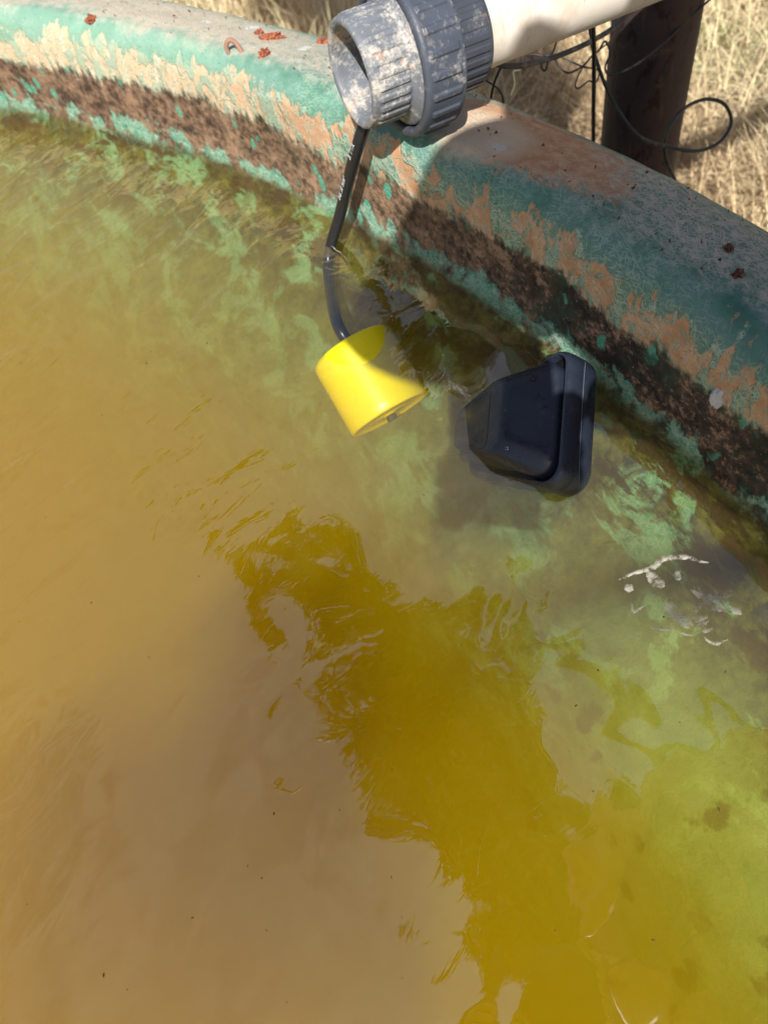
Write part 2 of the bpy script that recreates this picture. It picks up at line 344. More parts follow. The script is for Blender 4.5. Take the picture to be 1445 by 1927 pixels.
# ------------------------------------------------------------------ water
def water():
    g = NT('murky_water'); t = g.t; o = g.obj(); x, y, z = g.xyz()
    # ripples: long soft swell, finer wind ripples towards the far left
    c, s = math.cos(.55), math.sin(.55)
    a = x * c + y * s; b = y * c - x * s
    far = g.step(y - x * .9, .22, .60)
    n1 = g.noise(g.comb(a * .8, b * 1.0), 19, 1.2, .4, .5)
    n2 = g.noise(g.comb(a * .6, b * 1.3, 3.0), 36, 3, .5, .8)
    n3 = g.noise(g.comb(a * .5, b * 1.5, 8.0), 110, 2, .5)
    ph = g.noise(o, 9, 2) 
    h = n1 * 1.0 + n2 * (.03 + far * .75) + n3 * far * .03
    nb = g.bump(h, 1.0, .0029)
    ge = g.n('ShaderNodeNewGeometry'); vm = g.n('ShaderNodeVectorMath', operation='DOT_PRODUCT'); t.links.new(nb, vm.inputs[0]); t.links.new(ge.outputs['Incoming'], vm.inputs[1])
    cs = g.math('ABSOLUTE', E(g, vm.outputs['Value'])); q = g.math('SUBTRACT', 1.0, cs, clamp=True); F0 = .23
    fr = g.math('POWER', q, 5.0) * (1 - F0) + F0
    gl = g.n('ShaderNodeBsdfGlossy'); gl.inputs['Roughness'].default_value = .012; t.links.new(nb, gl.inputs['Normal'])
    tr = g.n('ShaderNodeBsdfTransparent'); ms = g.n('ShaderNodeMixShader')
    t.links.new(fr.s, ms.inputs[0]); t.links.new(tr.outputs[0], ms.inputs[1]); t.links.new(gl.outputs[0], ms.inputs[2])
    t.links.new(ms.outputs[0], g.out.inputs['Surface']); t.nodes.remove(g.b)
    # volume: scattering silt plus blue-eating tannin
    sig = 5.0; alb = (.966, .762, .003)
    vs = g.n('ShaderNodeVolumeScatter'); vs.inputs['Color'].default_value = (*alb, 1); vs.inputs['Density'].default_value = sig; vs.inputs['Anisotropy'].default_value = .25
    va = g.n('ShaderNodeVolumeAbsorption'); va.inputs['Color'].default_value = (*alb, 1); va.inputs['Density'].default_value = sig
    ad = g.n('ShaderNodeAddShader'); t.links.new(vs.outputs[0], ad.inputs[0]); t.links.new(va.outputs[0], ad.inputs[1]); t.links.new(ad.outputs[0], g.out.inputs['Volume'])
    # body: top disc + bowl lying just inside the fibreglass
    seg = 256; rings = [(1.700, -.004), (1.700, 0), (1.5, 0), (1.0, 0), (.5, 0), (.02, 0)]
    body = [(.02, -.504), (1.0, -.465), (1.2, -.465), (1.38, -.416), (1.485, -.305), (1.521, -.203), (1.541, -.146), (1.566, -.118), (1.606, -.091), (1.646, -.061), (1.680, -.026)]
    prof = body + rings; V = []
    for k in range(seg):
        t_ = 2 * math.pi * k / seg
        for r, zz in prof: V.append((TC[0] + r * math.cos(t_), TC[1] + r * math.sin(t_), zz))
    m = len(prof); Fc = gridfaces(seg, m, True)
    Fc.append(tuple(k * m for k in range(seg - 1, -1, -1))); Fc.append(tuple(k * m + m - 1 for k in range(seg)))
    ob = meshobj('water', V, Fc, g.m, smooth=False); tag(ob, kind='structure')
water()
# ------------------------------------------------------------------ pipe union + pipe
def union_and_pipe():
    P0 = Vector((.0774, .5233, .1624)); az, el = .2111, -.0827
    X = Vector((math.cos(az) * math.cos(el), math.sin(az) * math.cos(el), math.sin(el))); Yy = Vector((-math.sin(az), math.cos(az), 0)); Z = X.cross(Yy)
    M = Matrix(((X.x, Yy.x, Z.x, P0.x), (X.y, Yy.y, Z.y, P0.y), (X.z, Yy.z, Z.z, P0.z), (0, 0, 0, 1)))
    def pvc(name, base, scale_amt, lo, hi):
        g = NT(name); o = g.obj(); f = g.noise(o, 260, 5, .7); m_ = g.noise(o, 55, 5, .65); l_ = g.noise(o, 22, 3, .6)
        x, y, z = g.xyz()
        c = g.mix(m_, tuple(q * .6 for q in base), tuple(q * 1.2 for q in base))
        k = g.step(f * .45 + m_ * .4 + l_ * .3, lo, hi)
        c = g.mix(k * scale_amt, c, g.mix(f, (.36, .34, .32), (.74, .70, .64)))
        c = g.mix(g.step(g.noise(o, 42, 5, .7), .60, .68) * .8 * scale_amt, c, (.50, .30, .17))
        g.put(g.b.inputs['Base Color'], c); g.put(g.b.inputs['Roughness'], .42 + k * .4); g.b.inputs['Specular IOR Level'].default_value = .4
        g.put(g.b.inputs['Normal'], g.bump(k * 1.0 + f * .5, .6, .0006)); return g.m
    m_out = pvc('limescaled_grey_pvc', (.19, .21, .25), .85, .54, .68); m_nut = pvc('grey_pvc', (.075, .09, .125), .5, .60, .76); m_sock = pvc('dark_grey_pvc', (.060, .070, .095), .4, .62, .78)
    root = empty('pipe_union', P0); root.matrix_world = M
    tag(root, 'grey ribbed plastic pipe union with limescale and an open socket resting on the rim', 'pipe union')
    def ribs(n, s0, s1, h, wd=.32):
        def f(a, s, r, j):
            if not (s0 < s < s1) or r < .033: return 0
            ph = (a * n / (2 * math.pi)) % 1.0; d = abs(ph - .5) * 2
            return h * min(1, max(0, (1 - d - (1 - wd)) / .07)) * min(1, (s - s0) / .0012, (s1 - s) / .0012)
        return f
    def st(a, b, r, n): return [(a + (b - a) * i / n, r) for i in range(n + 1)]
    # outlet socket (hollow)
    prof = [(.052, .0225), (.030, .0225), (.0295, .0235), (.0285, .0285), (.027, .0292)] + st(.026, .002, .0298, 6) + [(.0008, .0304), (0, .0318), (-.0002, .0335), (.0006, .0350), (.002, .0356)] + st(.004, .030, .0359, 26) + [(.0315, .0365), (.033, .0385), (.0345, .0425), (.0362, .0442), (.039, .0445), (.05, .0445)]
    V, Fc = lathe(prof, 480, ribs(30, .005, .0295, .0011, .55)); meshobj('outlet_socket', V, Fc, m_out, root)
    # mud inside
    V = []; Fc = []
    for i in range(30):
        for k in range(36):
            a = math.pi * (1.08 + .7 * k / 35); s = .004 + .026 * i / 29; hh = .0014 * max(0, mnoise.noise((s * 160, a * 4, 3)) + .25)
            V.append((s, (.0296 - hh) * math.sin(a + math.pi * .1), (.0296 - hh) * math.cos(a + math.pi * .1)))
    meshobj('mud_deposit', V, gridfaces(30, 36), simple('dry_mud', (.36, .25, .14), .9, .2, .6, 120, .6), root)
    # nut: clamps the collar
    prof = [(.037, .0455), (.0345, .0456), (.0332, .0462), (.0326, .0475), (.0327, .0500), (.0333, .0512), (.0348, .0520)] + st(.0365, .0625, .0524, 30) + [(.0635, .0522), (.0642, .0515), (.0645, .050), (.0645, .036)]
    V, Fc = lathe(prof, 576, ribs(24, .0375, .0605, .0014, .38)); meshobj('union_nut', V, Fc, m_nut, root)
    prof = [(.0640, .036), (.0655, .0366)] + st(.0665, .0935, .0362, 20) + [(.0952, .0358), (.096, .0350), (.096, .028)]
    V, Fc = lathe(prof, 480, ribs(30, .068, .093, .0009, .6)); meshobj('rear_socket', V, Fc, m_sock, root)
    # pipe
    g = NT('cream_pvc'); o = g.obj(); x, y, z = g.xyz()
    c = g.mix(g.noise(g.comb(x * .2, y, z), 60, 4, .6), (.66, .60, .53), (.82, .78, .73))
    c = g.mix(g.step(g.noise(g.comb(x, y * 1.6, z * .5), 110, 4, .65), .64, .72) * .6, c, (.42, .30, .22))
    c = g.mix(g.step(g.noise(o, 18, 5, .65), .54, .66) * .4, c, (.60, .42, .28))
    c = g.mix(g.step(g.noise(g.comb(x, y * .25, z * .25), 70, 4, .7), .60, .70) * .35, c, (.38, .32, .27))
    g.put(g.b.inputs['Base Color'], c); g.b.inputs['Roughness'].default_value = .45; g.put(g.b.inputs['Normal'], g.bump(g.noise(o, 90, 4, .6), .3, .0006))
    pr = empty('water_pipe', P0 + X * .09); tag(pr, 'cream white plastic pipe leading away from the union past the steel post', 'pipe')
    L = 1.15
    V, Fc = lathe([(-.01, .024), (-.01, .0283)] + [(L * i / 40, .0283) for i in range(41)], 64); po = meshobj('pipe_run', V, Fc, g.m, pr)
    M2 = M.copy(); M2.translation = P0 + X * .09; pr.matrix_world = M2
    # elbow and down-run to the ground
    e0 = np.array([L - .01, 0, 0]); Zl = M2.to_3x3().inverted() @ Vector((0, 0, -1)); Zl = np.array(Zl)
    pts = [e0, e0 + [.03, 0, 0]] + [e0 + np.array([.03 + .05 * math.sin(a), 0, 0]) + Zl * .05 * (1 - math.cos(a)) for a in np.linspace(.2, 1.57, 8)]
    pts.append(pts[-1] + Zl * .03); V, Fc = tube(pts, .034, 32); meshobj('elbow', V, Fc, m_nut, pr)
    V, Fc = tube([pts[-1] - Zl * .01, pts[-1] + Zl * .65], .0283, 32); meshobj('down_pipe', V, Fc, g.m, pr)
    return M
union_and_pipe()
# ------------------------------------------------------------------ steel post
def post():
    bx, by = .440, .7447; g = NT('rusty_steel'); o = g.obj(); x_, y_, z_ = g.xyz()
    c = g.mix(g.noise(o, 12, 4, .6), (.040, .026, .028), (.085, .052, .050))
    c = g.mix(g.step(g.noise(g.comb(x_ * 1, y_ * 1, z_ * .5), 60, 5, .7), .55, .62) * .8, c, (.020, .008, .009))
    c = g.mix(g.step(g.noise(g.comb(x_, y_, z_ * .12), 45, 4, .7), .56, .66) * .5, c, (.16, .085, .06))
    c = g.mix(g.step(g.noise(o, 30, 6, .7), .60, .70), c, (.15, .075, .055)); c = g.mix(g.step(g.noise(o, 160, 3, .6), .74, .77), c, (.5, .5, .5))
    g.put(g.b.inputs['Base Color'], c); g.b.inputs['Roughness'].default_value = .65; g.b.inputs['Specular IOR Level'].default_value = .4
    g.put(g.b.inputs['Normal'], g.bump(g.noise(o, 70, 5, .65), .5, .002))
    r = empty('steel_post', (bx, by, GZ)); tag(r, 'thick dark rust-brown steel pipe post standing behind the tank rim', 'post')
    prof = []
    V, Fc = tube([(0, 0, -.1 + 1.35 * i / 60) for i in range(61)], .0455, 48); meshobj('post_tube', V, Fc, g.m, r)
    V, Fc = tube([(0, 0, 1.248), (0, 0, 1.256), (0, 0, 1.262)], lambda f: .049 if f < .9 else .044, 48); meshobj('end_cap', V, Fc, g.m, r)
post()
# ------------------------------------------------------------------ wires
def wires():
    blk = simple('black_cable_rubber', (.018, .018, .02), .42, .5, .3, 60, .2); gry = simple('weathered_grey_cable', (.105, .10, .10), .6, .4, .4, 90, .4, dirt=(.28, .25, .22)); drk = simple('dark_grey_cable', (.05, .052, .056), .5, .4, .4, 90, .3, dirt=(.2, .18, .16), dthr=(.56, .7))
    def cable(name, pts, r, m, label, group=None, cat='cable', n=10):
        P = [dep(*p) for p in pts]; V, Fc = tube(smooth_path(P, n), r, 12); o = meshobj(name, V, Fc, m)
        tag(o, label, cat, group)
    cable('grey_cable', [(1330, -90, .70), (1260, -40, .70), (1205, 2, .69), (1150, 55, .68), (1075, 95, .665), (1005, 118, .65), (950, 124, .635), (905, 108, .63)], .0023, gry, 'weathered grey cable drooping in front of the post and ending at the union', )
    cable('looped_cable', [(1105, 20, .70), (1111, 62, .72), (1119, 105, .735), (1150, 185, .75), (1200, 255, .76), (1258, 276, .775), (1310, 284, .785), (1352, 268, .79), (1375, 232, .79), (1362, 196, .785), (1325, 187, .78), (1285, 206, .775), (1256, 245, .775), (1251, 290, .79), (1268, 335, .82), (1285, 380, .86), (1290, 430, .95)], .0018, drk, 'dark grey cable hanging down and curling into a wide open loop beside the post')
    cable('vertical_cable', [(1115, 40, .62), (1117, 90, .655), (1117, 150, .69), (1116, 210, .74), (1116, 270, .80), (1116, 330, .88), (1110, 420, 1.05)], .0020, blk, 'straight black cable hanging vertically from the cream pipe to the ground')
    cable('thin_cable', [(1360, -20, .74), (1325, 8, .74), (1240, 88, .75), (1190, 125, .755), (1150, 141, .76), (1138, 128, .77), (1147, 100, .77), (1138, 78, .77), (1126, 96, .77)], .0011, drk, 'thin dark cable running across the upper face of the post')
    W = 'thin black wires tangled under the pipe'
    cable('thin_wire', [(1155, 73, .80), (1140, 84, .80), (1120, 100, .79), (1097, 125, .79), (1082, 158, .79), (1089, 166, .79), (1108, 152, .79), (1118, 158, .79), (1127, 140, .79), (1122, 130, .79), (1095, 125, .79), (1055, 107, .79), (1042, 105, .79)], .00085, blk, 'thin black wire with small leaf-shaped loops crossing the vertical cable', W, 'wire')
    cable('thin_wire', [(1115, 103, .80), (1095, 125, .80), (1068, 137, .80), (1050, 123, .80), (1040, 106, .80), (1028, 106, .80), (1000, 103, .80), (988, 107, .80), (986, 122, .80), (981, 129, .80)], .0010, blk, 'sagging black wire wandering left from the vertical cable under the pipe', W, 'wire')
    cable('thin_wire', [(1050, 60, .72), (1043, 90, .74), (1032, 112, .75), (1025, 133, .75), (1018, 124, .75), (1022, 106, .75), (1034, 105, .75)], .0010, blk, 'short black wire kinked in a narrow V under the middle of the pipe', W, 'wire')
    cable('thin_wire', [(946, 110, .66), (943, 124, .665), (931, 152, .675), (924, 182, .69), (922, 215, .73)], .0012, blk, 'black wire dropping beside the union behind the rim', W, 'wire')
    cable('thin_wire', [(902, 140, .66), (915, 152, .665), (932, 163, .67), (944, 178, .685), (947, 200, .71), (948, 225, .74)], .0008, blk, 'thin black wire arching out beneath the rear socket of the union', W, 'wire')
    cable('thin_wire', [(978, 132, .80), (966, 136, .80), (968, 158, .80), (958, 188, .80)], .0006, simple('olive_wire', (.12, .13, .07), .6), 'fine olive wire tip hanging right of the union', W, 'wire')
    # supply cable into the water, with printing
    E0 = np.array([.0398, .5743, 0.0]); T = np.array(at(682, 246, .112))
    c0 = E0 + (E0 - T) * .0
    P = smooth_path([T + [.055, .06, .0], T + [.030, .030, .008], T + [.010, .010, .006], T, E0 + (T - E0) * .6 + [-.0008, 0, 0], E0 + (T - E0) * .25, at(619, 480, -.010), at(621, 540, -.020), np.array(ftop) - np.array(fdir) * .022, np.array(ftop), np.array(ftop) + np.array(fdir) * .01], 14)
    root = empty('float_cable', P[0] * 0 + np.array([0, 0, 0])); tag(root, 'thick glossy black round cable with white print going from under the union into the water', 'cable')
    V, Fc = tube(P, .0052, 24); meshobj('cable_sheath', V, Fc, simple('glossy_black_sheath', (.014, .015, .019), .28, .5, .2, 50, .12), root)
    wm = simple('white_print', (.62, .66, .74), .6, .3, .25, 300)
    def printed(txt, f0, f1, size):
        cu = bpy.data.curves.new('t', 'FONT'); cu.body = txt; cu.size = size; cu.offset = .00022; cu.space_character = 1.08; cu.align_x = 'CENTER'; cu.align_y = 'CENTER'; cu.resolution_u = 2
        ob = bpy.data.objects.new('t', cu); COL.objects.link(ob); bpy.context.view_layer.update()
        me = bpy.data.meshes.new_from_object(ob.evaluated_get(bpy.context.evaluated_depsgraph_get())); bpy.data.objects.remove(ob)
        a = Vector(E0 + (T - E0) * f0); b = Vector(E0 + (T - E0) * f1); ax = (b - a).normalized(); mid = (a + b) / 2
        # curve bulges slightly: project onto the true path
        best = min(P, key=lambda p: (Vector(p) - mid).length); i = [k for k, p in enumerate(P) if p is best][0]; ax = (Vector(P[i - 2]) - Vector(P[i + 2])).normalized(); mid = Vector(best)
        tocam = (Vector((0, 0, CH)) - mid).normalized(); side = ax.cross(tocam).normalized(); nrm = side.cross(ax).normalized()
        if side.dot(Vector(cx)) > 0: pass
        lft = side if side.dot(Vector(cx)) < 0 else -side
        phi0 = .88; R_ = .0052 + .00012
        up = lft
        for v in me.vertices:
            # x runs up the cable, y wraps round it
            ph = phi0 + v.co.y / R_; q = mid + ax * v.co.x + (nrm * math.cos(ph) + lft * math.sin(ph)) * R_; v.co = q
        me.materials.append(wm); o = bpy.data.objects.new('lettering', me); COL.objects.link(o); o.parent = root
    printed("3G1.0 mm²"[::1], .42, .62, .0056); printed("B/VVR", .78, .95, .0056)
# ------------------------------------------------------------------ yellow float
def float_():
    z0 = -.036; Cc = at(697, 716, z0); vd = ray(703, 722); vd = vd / np.linalg.norm(vd)
    im = R @ np.array([.50, .865, 0]); im -= vd * im.dot(vd); im /= np.linalg.norm(im); ax = im * .985 - vd * .17
    g = NT('yellow_plastic'); o = g.obj(); c = g.mix(g.noise(o, 30, 4, .6), (.88, .72, .0), (.93, .80, .0)); c = g.mix(g.step(g.noise(o, 55, 6, .72), .56, .68) * .35, c, (.50, .40, .03))
    g.put(g.b.inputs['Base Color'], c); g.b.inputs['Roughness'].default_value = .35
    L, r = .069, .0375; X = Vector(ax); Yy = X.cross(Vector((0, 0, 1))).normalized(); Z = X.cross(Yy)
    root = empty('cable_float'); tag(root, 'bright yellow plastic cylinder submerged just under the surface', 'float')
    M = Matrix(((X.x, Yy.x, Z.x, Cc[0]), (X.y, Yy.y, Z.y, Cc[1]), (X.z, Yy.z, Z.z, Cc[2]), (0, 0, 0, 1))); root.matrix_world = M
    h = L / 2
    prof = [(-h, .004), (-h, r - .008)] + [(-h + .007 * (1 - math.sin(a)), r - .007 + .007 * math.cos(a)) for a in np.linspace(math.pi / 2, 0, 8)] + [(-h + (L - .010) * i / 10 + .007, r) for i in range(1, 10)] + [(h - .0015, r), (h - .0004, r - .0006), (h, r - .0016), (h, r - .004), (h - .001, r - .0045), (h - .001, .006), (h, .0055), (h, .004)]
    V, Fc = lathe(prof, 96); meshobj('float_body', V, Fc, g.m, root)
    V, Fc = tube([(h - .004, 0, 0), (h + .004, 0, 0), (h + .0045, 0, 0)], .0048, 20); meshobj('cable_gland', V, Fc, simple('dark_rubber', (.02, .02, .022), .5), root)
    return M @ Vector((h, 0, 0)), X, M @ Vector((-h - .001, 0, 0))
fend, fdir, ftop = float_()
wires()
# ------------------------------------------------------------------ black float switch
def device():
    pl = NT('sky_tinted_plastic'); o = pl.obj(); f = pl.noise(o, 500, 3, .6)
    pl.put(pl.b.inputs['Base Color'], pl.mix(pl.step(pl.noise(o, 120, 6, .75), .60, .72) * .55, pl.mix(pl.noise(o, 45, 4, .6), (.012, .016, .030), (.024, .031, .052)), (.085, .10, .12)))  # blue of the reflected sky is mixed into the black base
    pl.put(pl.b.inputs['Roughness'], .26 + pl.step(pl.noise(o, 70, 5, .7), .4, .6) * .22); pl.put(pl.b.inputs['Normal'], pl.bump(f, .12, .0003))
    mat = pl.m; gr = simple('black_rubber_groove', (.006, .006, .007), .6)
    t = R @ np.array([.045, 1, -.577]); t[2] = 0; t /= np.linalg.norm(t)       # towards the near end
    e1 = np.array([t[1], -t[0], 0.]); 
    if e1.dot(R @ [1, 0, 0]) > 0: e1 = -e1
    al = math.radians(DEV_TILT); n = math.cos(al) * e1 + math.sin(al) * np.array([0, 0, 1]); d = math.sin(al) * e1 - math.cos(al) * np.array([0, 0, 1])
    rr_ = math.radians(DEV_YAW); t, d = t * math.cos(rr_) + d * math.sin(rr_), d * math.cos(rr_) - t * math.sin(rr_)
    O = at(DEV_POS[0], DEV_POS[1], .032)
    M = Matrix(((t[0], d[0], n[0], O[0]), (t[1], d[1], n[1], O[1]), (t[2], d[2], n[2], O[2]), (0, 0, 0, 1))) @ Matrix.Scale(DEV_S, 4)
    root = empty('float_switch'); root.matrix_world = M
    tag(root, 'matt sky-tinted black float device with tapered face and thick rounded rim half out of the water', 'float switch')
    def loop(hw0, hw1, v0, v1, r, seg=8):
        """rounded trapezoid: half widths hw0 at v0, hw1 at v1"""
        C = [(-hw0, v0), (hw0, v0), (hw1, v1), (-hw1, v1)]; out = []
        for i in range(4):
            p = np.array(C[i]); a = np.array(C[i - 1]) - p; b = np.array(C[(i + 1) % 4]) - p; a /= np.linalg.norm(a); b /= np.linalg.norm(b)
            ang = math.acos(a.dot(b)); rr = r[i] if isinstance(r, (list, tuple)) else r; k = rr / math.tan(ang / 2); cen = p + (a + b) / np.linalg.norm(a + b) * rr / math.sin(ang / 2)
            s0 = p + a * k - cen; s1 = p + b * k - cen; a0 = math.atan2(s0[1], s0[0]); a1 = math.atan2(s1[1], s1[0]); da = (a1 - a0 + math.pi) % (2 * math.pi) - math.pi
            for j in range(seg + 1): aa = a0 + da * j / seg; out.append((cen[0] + rr * math.cos(aa), cen[1] + rr * math.sin(aa)))
        return out
    def loft(loops, cap0=False, cap1=False):
        V = []; m = len(loops[0][0]); Fc = []
        for lp, w_ in loops: V += [(x, y, w_) for x, y in lp]
        for i in range(len(loops) - 1):
            for k in range(m): a = i * m + k; b = i * m + (k + 1) % m; Fc.append((a, b, b + m, a + m))
        if cap0: Fc.append(tuple(range(m - 1, -1, -1)))
        if cap1: Fc.append(tuple(range((len(loops) - 1) * m, len(loops) * m)))
        return V, Fc
    def OL(ins, rad=None): return loop(.0475 - ins, .0200 - ins * .7, ins, .086 - ins, [max(.002, .014 - ins)] * 4)
    T_ = .025
    L = [(OL(.010), -T_), (OL(.005), -T_ - .0), (OL(.0022), -T_ + .0015), (OL(.0006), -T_ + .004), (OL(0), -T_ + .008), (OL(0), -T_ * .45 - .0004), (OL(.0002), -T_ * .45), (OL(0), -T_ * .45 + .0004), (OL(0), -.008), (OL(.0007), -.0035), (OL(.0022), -.001), (OL(.0042), 0), (OL(.0050), -.0006), (OL(.0052), -.002), (OL(.0053), -.006)]
    V, Fc = loft(L, True, False); meshobj('bumper_rim', V, Fc, mat, root)
    V, Fc = loft([(OL(.0052), -.0062), (OL(.0053), -.0060)], True, True); meshobj('groove', V, Fc, gr, root)
    def IL(f):   # f 0 base .. 1 plateau
        a, b = .0400 * (1 - f) + .0250 * f, .0135 * (1 - f) + .0115 * f; v0, v1 = .0072 * (1 - f) + .0310 * f, .079 * (1 - f) + .072 * f
        return loop(a, b, v0, v1, [.0115 - .004 * f] * 4)
    H = .0215
    L = [(IL(-.02), -.0065), (IL(0), -.001), (IL(.015), .0012), (IL(.06), .0026)] + [(IL(f), .0026 + (H - .0026) * (f - .06) / .9) for f in (.3, .6, .85)] + [(IL(.93), H * .955), (IL(.985), H * .99), (IL(1.04), H)]
    V, Fc = loft(L, False, True); body = meshobj('housing', V, Fc, mat, root)
    # embossed panel line and moulded marks on the plateau
    def strip(pts, r, name, m): 
        V, Fc = tube(smooth_path(pts, 6), r, 8); return meshobj(name, V, Fc, m, body)
    w_ = H + .00002
    strip([(-.014, .055, w_), (-.0165, .044, w_), (-.016, .0422, w_), (-.013, .0415, w_), (0, .0412, w_), (.015, .041, w_), (.0185, .042, w_), (.019, .0445, w_), (.0165, .052, w_), (.013, .0605, w_)], .00022, 'embossed_outline', mat)
    parts = []
    for (a, b, r) in ((.0135, .0475, .0019), (.0112, .0515, .0016), (.0148, .0520, .0015)):
        parts.append(tube([(a + r * math.cos(q), b + r * math.sin(q), w_) for q in np.linspace(0, 6.2832, 20)], .00018, 6, False))
    for k in range(4): parts.append(tube([(.0070 + .0014 * k, .0440, w_), (.0074 + .0014 * k, .0475, w_)], .00018, 6))
    V, Fc = merge(parts); meshobj('moulded_mark', V, Fc, mat, body)
    # parting-line scuff
    V, Fc = tube(smooth_path([(.040, -.00015, -.0120), (.030, -.0001, -.0112), (.010, -.0001, -.0108), (-.012, -.0001, -.0106), (-.034, -.0001, -.0108)], 6), .00016, 6); meshobj('parting_line', V, Fc, simple('scuffed_plastic', (.16, .18, .22), .6), root)
    # gland
    V, Fc = tube([(0, .083, -.010), (0, .092, -.010), (0, .100, -.010)], lambda f: .0062 - .002 * f, 20); meshobj('cable_gland', V, Fc, simple('dark_gland', (.015, .015, .018), .5), root)
    # water drops
    dm = NT('clear_drop'); dm.b.inputs['Base Color'].default_value = (.9, .95, 1, 1); dm.b.inputs['Roughness'].default_value = .02; dm.b.inputs['Transmission Weight'].default_value = 1; dm.b.inputs['IOR'].default_value = 1.33
    def face(u_, v_):   # height of housing at local (u,v) on the slope towards the long side
        f = max(0, min(1, (v_ - .0072) / (.0310 - .0072))); return .0026 + (H - .0026) * max(0, (f - .06)) / .9 if f < .93 else H
    drops = [(-.0215, .0180, .0016, 'largest round water drop near the upper corner of the sloping face'), (-.010, .0160, .0006, 'tiny drop in the upper middle of the sloping face'), (-.0035, .0120, .0007, 'small pale drop right of centre on the sloping face'), (.000, .0290, .0007, 'small drop on the ridge, topmost of the row of four'), (.008, .0285, .0010, 'drop on the ridge, second from the top of its row'), (.0135, .0275, .0009, 'drop on the ridge, third from the top of its row'), (.0225, .0265, .0008, 'lowest drop of the row along the ridge')]
    for u_, v_, r_, lb in drops:
        bmh = bmesh.new(); bmesh.ops.create_uvsphere(bmh, u_segments=20, v_segments=12, radius=r_ * 1.4)
        for q in bmh.verts: q.co.z *= .55
        me = bpy.data.meshes.new('water_drop'); bmh.to_mesh(me); bmh.free(); me.materials.append(dm.m); me.polygons.foreach_set('use_smooth', [True] * len(me.polygons))
        dr = bpy.data.objects.new('water_drop', me); COL.objects.link(dr); 
        sl_ = math.atan2(H - .0026, .0238 * .9); MM = M @ Matrix.Translation((u_, v_, face(u_, v_) + r_ * .2)) @ Matrix.Rotation(sl_ if v_ < .0285 else sl_ / 2, 4, 'X'); dr.matrix_world = MM
        tag(dr, lb, 'water drop', 'water drops on the navy float')
    return M
DEV_TILT = 45; DEV_YAW = 17; DEV_POS = (1069, 771, 0); DEV_S = 1.24
device()
